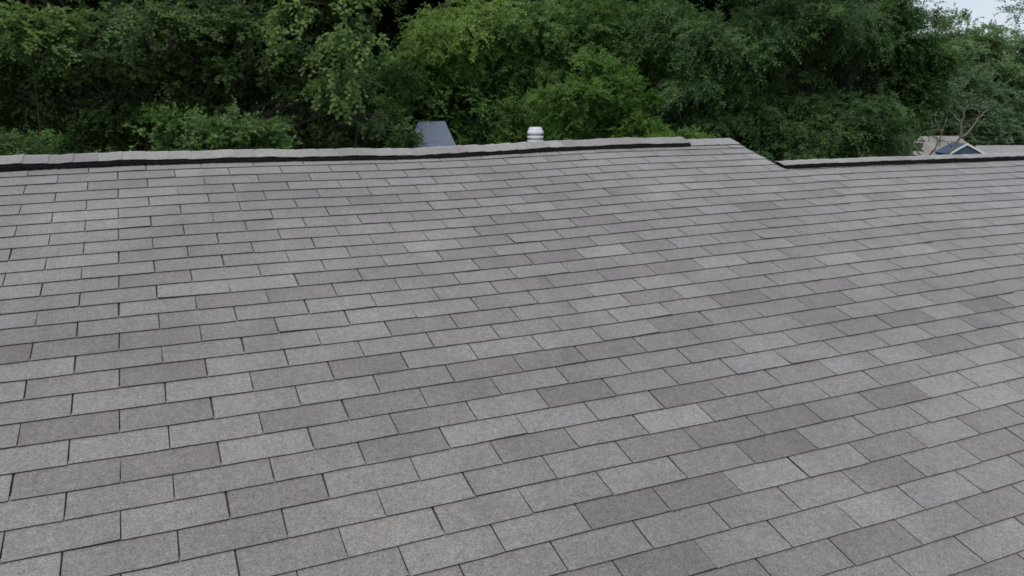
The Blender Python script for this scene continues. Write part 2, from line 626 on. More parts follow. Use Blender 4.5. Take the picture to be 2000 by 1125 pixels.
def vent_h(u, lower):
    w = .0026 * math.sin(u * 9.1 + 1) + .0018 * math.sin(u * 23.0) + .0012 * math.sin(u * 51.0 + 2)
    if lower:
        return .0285 + w * .6
    base = np.interp(u, [-1.2, -.7, -.2, .4, 1.6, 2.4, 4.1], [.037, .036, .031, .027, .024, .025, .027])
    return float(base) + w


def make_vent(u0, u1, v_ap, lower, skew):
    mb = MB()
    n = int((u1 - u0) / .03)
    prev = None
    half = .100 if lower else .160
    ring_all = []
    for i in range(n + 1):
        u = u0 + (u1 - u0) * i / n
        h = vent_h(u, lower)
        dv = ridge_shift(u, lower)
        wob = .003 * math.sin(u * 14.0) + .002 * math.sin(u * 37.0 + 1)
        prof = [(-half + wob, .002), (-half + wob - .003, h * .45), (-half + wob + .004, h), (-.03, h + .004), (0, h + .002), (.03, h + .004), (half - .004, h), (half, .002)]
        ring_all.append([tuple(ridge_pt(u, v_ap + dv, s, k)) for s, k in prof])
    k = len(ring_all[0])
    vs = [p for r in ring_all for p in r]
    fs = []
    for i in range(n):
        for j in range(k - 1):
            fs.append((i * k + j, i * k + j + 1, (i + 1) * k + j + 1, (i + 1) * k + j))
    fs.append(tuple(range(k)))
    fs.append(tuple(n * k + j for j in range(k))[::-1])
    mb.add(vs, fs)
    # louvre ribs along the near face
    u = u0 + .02
    while u < u1 - .02:
        h = vent_h(u, lower)
        dv = ridge_shift(u, lower)
        a = [ridge_pt(u + du, v_ap + dv, -half - d, z) for du in (0, .006) for d, z in ((.0055, .004), (-.002, .004), (-.002, h * .8), (.0055, h * .8))]
        mb.add(a, [(0, 1, 2, 3), (7, 6, 5, 4), (0, 3, 7, 4), (3, 2, 6, 7), (0, 4, 5, 1)])
        u += .045
    return part('ridge_vent', mb.mesh('ridge_vent', [M_VENT]), house)


def cap_mesh(u0, u1, v_ap, hfun, skew, r, half, first=False):
    th = .004
    S = [-half, -half * .66, -.05, -.018, 0, .018, .05, half * .66, half]
    drop = {0: 0, 4: -.006}
    tone = tone_rgb(r.choice(list('LLlmlLBmdDlwW')), r) * 1.12  # caps lightened: sunlight on the ridge top put into their tint
    tone2 = tone * (1 + r.normal(0, .05))
    V, C = [], []
    for (uu, lift) in ((u0, 0.0), (u0 + (u1 - u0) * .5, .0012), (u1, .0034)):
        h = hfun(uu) + lift
        dv = ridge_shift(uu, v_ap == VB)
        e = r.normal(0, .0012)
        for layer in (th, 0):
            for k, s in enumerate(S):
                x = h + layer + (-.004 if k == 4 else 0)
                V.append(tuple(ridge_pt(uu + r.normal(0, .0005), v_ap + dv, s + (e if k in (0, 8) else 0), x)))
                C.append((*(tone if k < 4 else tone2), 1))
    n = len(S)
    F, Mi = [], []
    for j in range(2):
        b, c = j * 2 * n, (j + 1) * 2 * n
        for i in range(n - 1):
            F.append((b + i, c + i, c + i + 1, b + i + 1))
            Mi.append(0)
            F.append((b + n + i, b + n + i + 1, c + n + i + 1, c + n + i))
            Mi.append(1)
        F.append((b, b + n, c + n, c))
        Mi.append(1)
        F.append((b + n - 1, c + n - 1, c + 2 * n - 1, b + 2 * n - 1))
        Mi.append(1)
    for b in (0, 4 * n):
        for i in range(n - 1):
            F.append((b + i, b + i + 1, b + n + i + 1, b + n + i))
            Mi.append(1)
    return V, F, Mi, C


def cap_row(vent, u0, u1, v_ap, hfun, skew, half, seed):
    step = EX
    u = u0
    i = 0
    while u < u1 - .02:
        r = np.random.default_rng(seed * 1000 + i)
        ue = min(u + step + .02, u1)
        V, F, Mi, C = cap_mesh(u, ue, v_ap, lambda q: hfun(q) + .0005, skew, r, half * (1 + r.normal(0, .006)))
        V = np.array(V)
        c = V.mean(axis=0)
        o = bpy.data.objects.new('cap_shingle', mesh_np('cap_shingle', V - c, F, [M_GRAN, M_ASPH, M_EDGE], midx=Mi, vcol=C))
        COL.objects.link(o)
        o.location = Vector(c) - house.location
        o.parent = vent
        u += step
        i += 1


def ridge_shift(u, lower):
    """the vents do not sit quite straight on their ridges"""
    if lower:
        return -.026 * (u - U_S)
    return float(np.interp(u, [-.6, 0.0, 1.23, 1.95, 2.5, 4.07], [.022, .020, .0, -.014, .002, -.004]))


SKEW = math.tan(ROT)
U_VE = 4.07
vent_a = make_vent(U_L, U_VE, VA, False, 0.0)
vent_b = make_vent(U_S + .02, U_R, VB, True, -.026)
cap_row(vent_a, -2.3, U_VE + .006, VA, lambda u: vent_h(u, False) + .0045, 0.0, .143, 11)
cap_row(vent_a, U_VE + .012, U_S + .01, VA, lambda u: .0105, 0.0, .150, 12)
cap_row(vent_b, U_S + .004, 8.6, VB, lambda u: vent_h(u, True) + .0045, -.026, .086, 13)

# vent pipe with its slotted cap on the back slope
dpx = (1045.5 - 1000) / 1567.1
vd = 6.4
pv = CAMP + (fwd + right * dpx + down * ((270 - 562.5) / 1567.1)) * vd
vx, vy = pv.x, pv.y
vz = ZA - (vy - YA) * TP
ztop = (CAMP + (fwd + right * dpx + down * ((247.5 - 562.5) / 1567.1)) * vd).z
R = 15.6 / 1567.1 * vd
mb = MB()
mb.lathe([(R * .62, vz - .05 - ztop), (R * .62, -.118)], (vx, vy, ztop), 24)
mb.lathe([(R * 1.5, vz - .03 - ztop), (R * .8, vz + .03 - ztop), (R * .62, vz + .04 - ztop)], (vx, vy, ztop), 24)
pipe = part('vent_pipe', mb.mesh('vent_pipe', [M_ZINC], True), house)
mb = MB()
k = R
q = vd / 5.7
mb.lathe([(r_, z_ * q) for r_, z_ in [(0.0, 0), (k * .68, -.0025), (k * .82, -.009), (k * .88, -.0215), (k * .88, -.0245), (k * .93, -.0255), (k * 1.0, -.033), (k * 1.02, -.043),
          (k * .98, -.0485), (k * .72, -.051), (k * .72, -.061), (k * .97, -.063), (k * 1.02, -.068), (k * 1.0, -.077), (k * .90, -.081), (k * .66, -.083),
          (k * .66, -.091), (k * 1.0, -.0925), (k * 1.04, -.097), (k * .9, -.104), (k * .64, -.110), (k * .62, -.12)]], (vx, vy, ztop), 32)
part('vent_cap', mb.mesh('vent_cap', [M_ZINC], True), pipe)

# ------------------------------------------------------------------ ground
FH = Vector((fwd.x, fwd.y, 0)).normalized()
RH = Vector((right.x, right.y, 0)).normalized()
TILT = math.asin(-fwd.z)


def ground_z(x, y):
    d = Vector((x - CAMP.x, y - CAMP.y, 0)).dot(FH)
    z = -.02
    if d > 12:
        z -= 4.2 * (1 - math.exp(-((d - 12) / 26) ** 2))
    return z + (.25 * math.sin(x * .21) * math.cos(y * .17) if d > 14 else 0)


def at(px, d, py=None):
    """point at horizontal distance d in the direction of a picture column (and, if given, height of a picture row)"""
    a = math.atan((562.5 - (py if py is not None else 160)) / 1567.1) - TILT
    dz = d * math.tan(a)
    zc = d * math.cos(TILT) - dz * math.sin(TILT)
    p = CAMP + FH * d + RH * ((px - 1000) / 1567.1 * zc)
    return Vector((p.x, p.y, CAMP.z + dz))


gs = []
ax = np.concatenate([np.linspace(-900, -70, 14), np.linspace(-60, 90, 51), np.linspace(100, 900, 14)])
n_ = len(ax)
V = [(x, y, ground_z(x, y)) for y in ax for x in ax]
F = [(j * n_ + i, j * n_ + i + 1, (j + 1) * n_ + i + 1, (j + 1) * n_ + i) for j in range(n_ - 1) for i in range(n_ - 1)]
g = link('ground', mesh_np('ground', V, F, [M_GROUND], smooth=True))
g['kind'] = 'structure'

# ------------------------------------------------------------------ trees
UP = np.array([0, 0, 1.0])
VIEW = np.array(CAMP)


def unit(a):
    return a / np.maximum(np.linalg.norm(a, axis=-1, keepdims=True), 1e-9)


def spray_leaves(cent, outd, r, axis=None, tw=5, lf=14, tlen=.6, ll=.07, lw=.04, droop=.35, flat=.55):
    """sprays of leaves: at each centre a few twigs run outwards and droop, with leaves along both sides"""
    n = len(cent)
    face = outd if axis is None else unit((cent - np.array([axis[0], axis[1], 0])) * np.array([1, 1, 0]))
    o = outd[:, None, :] + r.normal(0, .55, (n, tw, 3))
    o[..., 2] += .1
    o = unit(o)
    start = cent[:, None, :] + r.normal(0, .12 * tlen / .6, (n, tw, 3))
    t = (np.arange(lf) + .5) / lf
    L_ = tlen * r.uniform(.6, 1.25, (n, tw, 1, 1))
    tt = t[None, None, :, None]
    P = start[:, :, None, :] + o[:, :, None, :] * L_ * tt
    P[..., 2] -= (droop * L_ * tt ** 2)[..., 0]
    d = np.broadcast_to(o[:, :, None, :], P.shape).copy()
    d[..., 2] -= (2 * droop * tt[..., 0] * np.ones(P.shape[:3]))
    d = unit(d)
    nrm = UP * flat + face[:, None, None, :] * .55 + r.normal(0, .36, P.shape)
    side = unit(np.cross(d, nrm))
    sg = np.where((np.arange(lf) % 2)[None, None, :, None] == 0, 1.0, -1.0)
    ld = unit(d * .75 + side * sg * .8 + r.normal(0, .25, P.shape))
    ls = unit(np.cross(nrm, ld))
    ln_ = ll * r.uniform(.7, 1.25, P.shape[:3] + (1,))
    wd = lw * r.uniform(.75, 1.2, P.shape[:3] + (1,))
    a = P
    V = np.stack([a, a + ld * ln_ * .45 + ls * wd * .5, a + ld * ln_, a + ld * ln_ * .45 - ls * wd * .5], axis=-2)
    clump = r.random((n, 1, 1)) * .55 + r.random((n, tw, 1)) * .15
    rnd = np.clip(clump + r.random(P.shape[:3]) * .35 - .02, 0, 1)
    return V.reshape(-1, 3), rnd.reshape(-1)


def lobe(c, rad, nclump, r, shell=.45, noise=.28, bough=.34, per=10):
    """clump centres gathered on flat boughs spread through an uneven ellipsoid, with gaps between them"""
    nb = max(3, int(nclump / per))
    d = unit(r.normal(0, 1, (nb, 3)))
    f = 1 + noise * (np.sin(d[:, 0] * 5.1 + c[0]) * np.cos(d[:, 1] * 4.3 + c[1]) + .7 * np.sin(d[:, 2] * 6.7 + c[2] + d[:, 0] * 3))
    q = (shell + (1 - shell) * r.random(nb) ** .7) * f
    pb = np.array(c) + d * q[:, None] * np.array(rad)
    ob = unit(d * np.array([1, 1, .35]) + r.normal(0, .2, (nb, 3)))
    w = r.uniform(.4, 1.6, nb)
    i = r.choice(nb, nclump, p=w / w.sum())
    sc = bough * r.uniform(.6, 1.4, nb)[i][:, None]
    g = r.normal(0, 1, (nclump, 3)) * np.array([1, 1, .26])
    p = pb[i] + g * sc
    p[:, 2] -= .25 * (np.abs(g[:, :2]).sum(1) * sc[:, 0])
    o = unit(ob[i] * .8 + unit(g) * np.array([1, 1, .3]) * .7)
    return p, o


def limb_path(a, b, r, k=6, wob=.05, sag=.12):
    a, b = np.array(a), np.array(b)
    t = np.linspace(0, 1, k)[:, None]
    L_ = np.linalg.norm(b - a)
    p = a + (b - a) * t
    p[:, 2] += np.sin(t[:, 0] * math.pi) * L_ * sag
    p[1:-1] += r.normal(0, wob * L_ * .5, (k - 2, 3))
    return [tuple(q) for q in p]


def tree(name, label, base, height, lobes, mat, style, seed, cat='tree', group=None, trunk_r=.2, bark=None, dens=1.0, crown_attr=None):
    """lobes: list of (centre, radii, clumps). Trunk, one limb per lobe, and one crown of real leaves"""
    r = np.random.default_rng(seed)
    gz = ground_z(base[0], base[1])
    root = empty(name, (base[0], base[1], gz), label, cat, group)
    bark = bark or M_BARK
    topc = np.array([base[0] + r.normal(0, .3), base[1] + r.normal(0, .3), gz + height])
    mb = MB()
    path = limb_path((base[0], base[1], gz - .2), topc, r, 9, .03, 0)
    mb.tube(path, [trunk_r * (1.35 if i == 0 else 1 - .09 * i) for i in range(9)], 10)
    part('trunk', mb.mesh('trunk', [bark], True), root)
    Vs, Rs = [], []
    for (c, rad, n, *own) in lobes:
        style_ = dict(style, **own[0]) if own else style
        c = np.array(c)
        zt = np.clip((c[2] - gz) * .62, .3, height * .9) + gz
        f = (zt - gz) / height
        s = np.array(path[int(min(8, max(1, round(f * 8))))])
        if trunk_r > .05:
            mb = MB()
            mb.tube(limb_path(s, c, r, 6), [trunk_r * .27 * (1 - .15 * i) for i in range(6)], 7)
            for q in range(5):
                e = c + unit(r.normal(0, 1, 3)) * np.array(rad) * .8
                mid = s + (c - s) * r.uniform(.55, .95)
                mb.tube(limb_path(mid, e, r, 5), [trunk_r * .09 * (1 - .17 * i) for i in range(5)], 5)
            part('limb', mb.mesh('limb', [bark], True), root)
        p, o = lobe(c, rad, max(3, int(n * dens)), r, style_.get('shell', .45), style_.get('noise', .28), style_.get('bough', .34), style_.get('per', 10))
        k = {q: style_[q] for q in ('tw', 'lf', 'tlen', 'll', 'lw', 'droop', 'flat') if q in style_}
        v, rn = spray_leaves(p, o, r, base, **k)
        Vs.append(v)
        Rs.append(rn)
    V = np.concatenate(Vs)
    Rn = np.concatenate(Rs)
    F = np.arange(len(V)).reshape(-1, 4)
    cr = part('crown', mesh_np('crown', V, F, [mat], face_attr=Rn), root)
    cr['kind'] = 'stuff'
    return root


def lb(px, py, d, rx, ry, rz, n):
    p = at(px, d, py)
    return (tuple(p), (rx, ry, rz), n)


def boughs(d, spots, flat=.38, dens=1.0, **own):
    """separate leafy boughs: (picture column, row of the middle, half width) at about distance d"""
    out = []
    for i, (px, py, sz, *dd) in enumerate(spots):
        di = d + (dd[0] if dd else ((i * 37) % 11 - 5) * .09)
        r_ = sz / 1567 * di
        p = at(px, di, py)
        out.append((tuple(p), (r_, r_ * .9, r_ * flat), int(max(6, dens * 85 * (r_ / .8) ** 1.7)), dict(dict(shell=.05, noise=.1, per=9, bough=.36 * r_, tlen=min(.45, .6 * r_)), **own)))
    return out


G_OAK = leaf_mat('oak leaf', (0.036, 0.066, 0.022), (0.115, 0.185, 0.052))
G_OAK_Y = leaf_mat('pale vine leaf', (0.070, 0.130, 0.030), (0.190, 0.275, 0.075))
G_SHRUB = leaf_mat('shrub leaf', (.045, .090, .028), (.16, .25, .070))
G_WILLOW = leaf_mat('willow oak leaf', (0.040, 0.082, 0.030), (0.125, 0.211, 0.066))
G_YEL = leaf_mat('yellow green leaf', (0.110, 0.191, 0.035), (0.250, 0.360, 0.084))
G_MID = leaf_mat('mid green leaf', (.060, .125, .034), (.170, .285, .072))
G_BUSH = leaf_mat('bright bush leaf', (0.050, 0.118, 0.022), (0.145, 0.252, 0.044))
G_FAR = leaf_mat('haze-lightened distant leaf', (.11, .18, .075), (.20, .29, .115))  # haze of distance painted in as a lighter leaf colour
G_FARD = leaf_mat('distant leaf with painted shade', (.075, .13, .065), (.14, .21, .10))  # darker copy of the far foliage colour, shade put into it
G_BACK = leaf_mat('shade-darkened woodland leaf', (.018, .034, .013), (.042, .072, .022))  # leaf colour darkened to carry the shade inside the wood

BROAD = dict(tw=5, lf=12, tlen=.45, ll=.085, lw=.055, droop=.3, flat=1.0, bough=.42, per=22)
FINE = dict(tw=6, lf=15, tlen=.5, ll=.105, lw=.032, droop=.45, flat=.9, bough=.40, per=26)
FEATH = dict(tw=6, lf=16, tlen=.4, ll=.07, lw=.026, droop=.2, flat=.8, bough=.22)
COARSE = dict(tw=5, lf=9, tlen=.9, ll=.2, lw=.13, droop=.3, flat=.7, bough=.8)
FARLEAF = dict(tw=5, lf=12, tlen=.7, ll=.15, lw=.10, droop=.3, flat=.9, noise=.35, bough=.5, per=12)
SHOOT = dict(tw=4, lf=12, tlen=.26, ll=.075, lw=.045, droop=.0, flat=.7, bough=.13)


def tree_base(px, d):
    p = at(px, d)
    return (p.x, p.y)


# 1. the big dark oak on the left: a shaded lower crown under a high canopy added to shade it
b = tree_base(330, 18)
tree('oak_tree', 'large dark broad-leaved tree filling the left third above the roof', b, 12.5,
     boughs(16.6, [(30, 175, 60), (150, 150, 55), (175, 112, 50), (240, 105, 48), (285, 128, 62), (385, 98, 50), (425, 130, 45), (465, 150, 40), (515, 170, 48), (600, 170, 50), (235, 195, 55), (125, 238, 60), (340, 190, 45),
                   (700, 215, 45), (752, 228, 40), (770, 262, 40), (640, 250, 55), (560, 235, 45), (420, 215, 42), (60, 105, 60), (-60, 140, 90), (-40, 220, 80), (300, 35, 70), (420, 40, 60), (180, 50, 70), (520, 110, 45), (590, 90, 50), (480, 20, 70), (720, 150, 50), (690, 275, 60), (200, 262, 60)], dens=.62)
     + [lb(250, -70, 16.5, 2.4, 2.0, .9, 130), lb(550, -60, 17, 2.2, 2.0, .9, 120), lb(-50, -60, 16.5, 2.2, 2.0, .9, 110),
        lb(120, 200, 19.5, 2.4, .8, 1.4, 60), lb(420, 180, 19.5, 2.4, .8, 1.4, 60), lb(680, 180, 19.5, 1.8, .8, 1.6, 60)],
     G_OAK, BROAD, 21, trunk_r=.34)
b = tree_base(240, 22.5)  # added tree: canopy above the view keeps light off the oak
tree('added_shade_tree', 'added tree, its high canopy set out of view to shade the dark oak on the left', b, 14,
     [((b[0] - 3, b[1] - 4, 12.2), (4.2, 3.6, 2.0), 190), ((b[0] + 1.8, b[1] - 4.2, 12.6), (3.6, 3.4, 2.0), 190), ((b[0], b[1] + 2, 13.2), (5, 4, 2.6), 200)],
     G_OAK, COARSE, 22, trunk_r=.3)
# 2. the paler leaves reaching out of it
b = tree_base(60, 15.0)
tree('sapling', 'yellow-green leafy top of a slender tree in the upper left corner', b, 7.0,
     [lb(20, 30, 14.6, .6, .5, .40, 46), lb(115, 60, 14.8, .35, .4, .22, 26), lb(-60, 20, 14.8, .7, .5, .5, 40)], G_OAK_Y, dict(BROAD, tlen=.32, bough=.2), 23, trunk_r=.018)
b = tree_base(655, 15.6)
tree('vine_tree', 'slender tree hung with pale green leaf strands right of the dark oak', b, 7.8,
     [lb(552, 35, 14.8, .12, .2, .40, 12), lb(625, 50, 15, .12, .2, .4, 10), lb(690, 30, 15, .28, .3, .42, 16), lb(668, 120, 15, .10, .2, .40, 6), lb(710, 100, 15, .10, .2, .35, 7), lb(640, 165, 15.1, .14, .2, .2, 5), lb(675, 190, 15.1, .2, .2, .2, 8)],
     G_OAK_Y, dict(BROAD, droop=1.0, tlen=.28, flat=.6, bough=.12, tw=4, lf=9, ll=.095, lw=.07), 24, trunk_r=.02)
# 3. shrubs along the foot of the oak
b = tree_base(400, 13.4)
tree('shrub', 'fresh green leafy shrub with upright shoots under the dark oak', b, 2.9,
     [lb(340, 232, 13.2, .14, .2, .20, 24), lb(375, 262, 13.2, .34, .35, .20, 54), lb(450, 270, 13.2, .40, .35, .16, 58), lb(485, 250, 13.2, .24, .3, .16, 38), lb(525, 275, 13.3, .18, .2, .15, 34), lb(345, 292, 13.2, .26, .3, .10, 34), lb(430, 290, 13.1, .5, .3, .12, 60)],
     G_SHRUB, SHOOT, 25, cat='shrub', trunk_r=.05)
b = tree_base(5, 12.6)
tree('shrub', 'light green feathery shrub at the left edge above the ridge', b, 2.7,
     [lb(-20, 280, 12.4, .26, .3, .18, 34), lb(14, 290, 12.5, .12, .2, .10, 12)], G_SHRUB, dict(FEATH, droop=.5, tlen=.3, bough=.14), 26, cat='shrub', trunk_r=.05)
b = tree_base(150, 13.5)
tree('shrub', 'dim arching shrub low between the left edge and the leafy shrub', b, 2.6,
     [lb(112, 285, 13.4, .14, .2, .16, 9), lb(215, 296, 13.5, .2, .2, .08, 8)], G_MID, dict(FEATH, droop=.9, tlen=.35, bough=.16), 27, cat='shrub', trunk_r=.05)
# 4. the middle: a pale crown, a feathery mid-green crown, a bright bush
b = tree_base(890, 23.8)
tree('ash_tree', 'yellow-green feathery tree crown at the top middle', b, 9.4,
     boughs(22.6, [(880, 15, 60), (905, 50, 55), (862, 72, 50), (830, 102, 42), (925, 88, 42), (805, 125, 30), (890, 100, 45), (935, 20, 50), (860, 45, 50), (915, 120, 36)], flat=.5, dens=.85),
     G_YEL, dict(FINE, bough=.3, tlen=.42), 31, trunk_r=.16)
b = tree_base(1060, 25)
tree('willow_tree', 'mid-green feathery tree between the pale crown and the dark tree', b, 11,
     boughs(23.4, [(990, 45, 55), (1055, 35, 60), (1000, 115, 60), (1045, 130, 52), (965, 140, 48), (1095, 65, 50), (1135, 92, 48), (1105, 110, 46), (945, 180, 45), (1250, 35, 60), (1295, 25, 50), (1225, 95, 52), (1265, 118, 48),
                   (1180, 30, 60), (1010, 205, 55), (930, 225, 48), (975, 258, 50), (1160, 55, 50), (1300, 85, 45)], flat=.45, dens=.95)
     + [lb(1080, -90, 24, 2.2, 2.0, 1.0, 150), lb(1060, 150, 25.5, 2.2, .8, 1.6, 70), lb(1230, 120, 25.5, 1.6, .8, 1.6, 50)],
     G_MID, FINE, 32, trunk_r=.2)
b = tree_base(800, 23.5)
tree('shrub', 'olive-green thicket of leaves behind the blue-grey roof', b, 4.5,
     [lb(800, 190, 22.8, .6, .7, .7, 70), lb(870, 185, 22.6, .6, .7, .5, 60), lb(960, 255, 22.4, .9, .7, .5, 70), lb(905, 230, 23, .8, .7, .5, 60), lb(760, 120, 23.8, .7, .7, 1.0, 70)], G_MID, BROAD, 33, cat='shrub', trunk_r=.08)
b = tree_base(1150, 18.5)
tree('bush', 'bright green bushy young tree right of the white vent', b, 3.9,
     boughs(18.3, [(1062, 178, 34), (1155, 108, 34), (1180, 138, 38), (1150, 168, 44), (1128, 205, 46), (1200, 205, 46), (1250, 236, 40), (1275, 262, 34), (1085, 222, 38), (1195, 170, 40), (1160, 245, 50), (1215, 268, 50), (1110, 262, 46), (1240, 190, 30)], flat=.42, dens=1.15),
     G_BUSH, FEATH, 34, cat='bush', trunk_r=.05)
b = tree_base(1330, 17)
tree('sapling', 'small bright sprig just above the end of the black ridge vent', b, 3.4,
     [lb(1335, 265, 16.8, .22, .2, .09, 22), lb(1300, 275, 16.8, .2, .2, .08, 16)], G_BUSH, dict(FEATH, tlen=.25, bough=.1), 35, trunk_r=.025)
# 5. the big dark willow oak on the right
b = tree_base(1560, 22)
tree('willow_oak', 'huge dark fine-leaved tree right of centre above the lower ridge', b, 13.5,
     boughs(20.3, [(1340, 152, 52), (1395, 135, 52), (1450, 112, 46), (1480, 58, 62), (1425, 165, 46), (1510, 197, 62), (1448, 215, 48), (1590, 238, 62), (1656, 272, 60), (1375, 60, 60), (1330, 205, 44),
                   (1390, 232, 48), (1350, 262, 44), (1440, 262, 46), (1530, 272, 50), (1625, 30, 62), (1700, 60, 60), (1690, 205, 44), (1730, 250, 46), (1470, 300, 50), (1560, 300, 50), (1540, 15, 60),
                   (1420, 300, 50)], flat=.42, dens=.95)
     + boughs(21.2, [(1545, 150, 52), (1575, 75, 62), (1655, 105, 56), (1620, 190, 46), (1710, 150, 48), (1640, 150, 40)], flat=.42, dens=.5)
     + boughs(21.6, [(1758, 38, 46), (1815, 140, 34), (1822, 178, 30), (1770, 200, 44), (1780, 95, 48), (1745, 130, 48), (1765, 165, 42), (1788, 82, 34), (1790, 235, 26), (1740, 15, 46), (1808, 108, 36)], flat=.6, dens=1.3)
     + [lb(1440, -80, 20.5, 2.2, 2.0, .9, 150), lb(1610, -70, 21.3, 1.6, 1.8, .8, 130), lb(1420, 180, 23.5, 2.0, .8, 1.5, 60), lb(1620, 160, 24, 2.0, .8, 1.6, 70), lb(1720, 90, 24, 1.0, .9, 1.3, 80)],
     G_WILLOW, dict(FINE, bough=.42, per=28), 41, trunk_r=.36)
b = tree_base(1480, 28)  # another tree added for shade, its canopy out of view
tree('added_shade_tree', 'added tree, its unseen high canopy giving shade around the dark willow oak', b, 14,
     [((b[0] - 3, b[1] - 2, 12.4), (3.6, 3.2, 2.0), 150), ((b[0] + 2.0, b[1] - 2.5, 12.6), (3.2, 3.2, 2.0), 150), ((b[0], b[1] + 2, 13.2), (4.0, 3.4, 2.4), 150)],
     G_WILLOW, COARSE, 42, trunk_r=.3)
# 6. trees far off at the right
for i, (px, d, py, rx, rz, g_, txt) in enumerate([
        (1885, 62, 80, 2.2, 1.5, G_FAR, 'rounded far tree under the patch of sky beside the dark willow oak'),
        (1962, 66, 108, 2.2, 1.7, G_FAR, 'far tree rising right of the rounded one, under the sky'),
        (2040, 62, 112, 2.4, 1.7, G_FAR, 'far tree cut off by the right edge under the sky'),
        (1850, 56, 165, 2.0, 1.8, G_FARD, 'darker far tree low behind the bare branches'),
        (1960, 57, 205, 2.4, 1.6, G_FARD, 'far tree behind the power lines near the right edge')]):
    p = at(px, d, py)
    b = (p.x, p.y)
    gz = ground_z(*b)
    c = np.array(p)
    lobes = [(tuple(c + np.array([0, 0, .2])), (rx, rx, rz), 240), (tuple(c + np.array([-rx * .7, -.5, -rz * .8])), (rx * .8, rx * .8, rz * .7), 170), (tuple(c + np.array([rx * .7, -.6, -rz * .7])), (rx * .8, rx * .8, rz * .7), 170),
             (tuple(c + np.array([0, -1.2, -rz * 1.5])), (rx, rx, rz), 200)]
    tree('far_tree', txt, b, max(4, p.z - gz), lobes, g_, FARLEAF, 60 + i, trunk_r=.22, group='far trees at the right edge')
# a nearer tree beyond the right edge, one twig of it showing at the corner
b = tree_base(2300, 24)
tree('edge_tree', 'dark twig of a tree poking in at the upper right corner', b, 9.5,
     [lb(2022, 12, 23, .16, .3, .2, 9), lb(2200, -20, 23.5, 1.2, 1.3, 1.3, 120), lb(2320, 60, 24, 1.6, 1.6, 1.6, 130)], G_WILLOW, FINE, 71, trunk_r=.2)

# the wood behind everything: one mass
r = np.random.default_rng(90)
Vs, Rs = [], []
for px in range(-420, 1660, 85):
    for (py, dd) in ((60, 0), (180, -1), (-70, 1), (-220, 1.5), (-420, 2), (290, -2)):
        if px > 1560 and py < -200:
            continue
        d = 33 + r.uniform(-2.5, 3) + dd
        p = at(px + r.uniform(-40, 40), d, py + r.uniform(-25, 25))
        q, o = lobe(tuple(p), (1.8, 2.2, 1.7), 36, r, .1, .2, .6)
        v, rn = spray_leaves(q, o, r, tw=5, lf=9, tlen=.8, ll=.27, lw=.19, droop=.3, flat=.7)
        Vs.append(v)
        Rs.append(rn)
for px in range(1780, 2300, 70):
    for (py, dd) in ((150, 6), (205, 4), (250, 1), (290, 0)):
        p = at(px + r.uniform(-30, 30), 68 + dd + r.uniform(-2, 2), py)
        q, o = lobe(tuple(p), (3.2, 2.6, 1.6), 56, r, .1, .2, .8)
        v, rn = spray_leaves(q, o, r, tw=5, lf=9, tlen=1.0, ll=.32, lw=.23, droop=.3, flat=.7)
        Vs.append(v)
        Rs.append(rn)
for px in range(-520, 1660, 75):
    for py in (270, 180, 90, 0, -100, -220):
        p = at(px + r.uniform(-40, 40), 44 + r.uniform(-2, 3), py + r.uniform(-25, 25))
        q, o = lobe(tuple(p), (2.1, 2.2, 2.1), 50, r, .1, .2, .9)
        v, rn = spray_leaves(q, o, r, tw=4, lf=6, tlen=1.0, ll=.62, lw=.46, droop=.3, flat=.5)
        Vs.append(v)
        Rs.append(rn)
for i in range(34):  # added canopy layer, unseen, blocks light from above the wood
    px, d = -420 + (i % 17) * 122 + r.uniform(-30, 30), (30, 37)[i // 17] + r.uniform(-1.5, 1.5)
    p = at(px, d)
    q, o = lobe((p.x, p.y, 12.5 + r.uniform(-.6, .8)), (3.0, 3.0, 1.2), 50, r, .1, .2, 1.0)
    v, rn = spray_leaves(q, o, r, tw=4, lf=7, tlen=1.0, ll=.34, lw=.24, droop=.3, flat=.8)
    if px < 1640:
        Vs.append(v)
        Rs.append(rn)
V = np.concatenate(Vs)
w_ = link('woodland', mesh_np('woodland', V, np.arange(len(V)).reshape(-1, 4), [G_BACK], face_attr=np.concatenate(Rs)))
tag(w_, 'dark mass of woodland filling the gaps behind the trees, with an added canopy shading it', 'woodland', kind='stuff')

# the bare, forked tree in front of the far house
r = np.random.default_rng(5)
D_B = 30
bp_ = at(1848, D_B, 312)
bz = ground_z(bp_.x, bp_.y)
bare = empty('bare_tree', (bp_.x, bp_.y, bz), 'bare grey forked tree with leafless branches before the small blue gabled house', 'tree')


def bpt(px, py, dd=0.0):
    return tuple(at(px, D_B + dd, py))


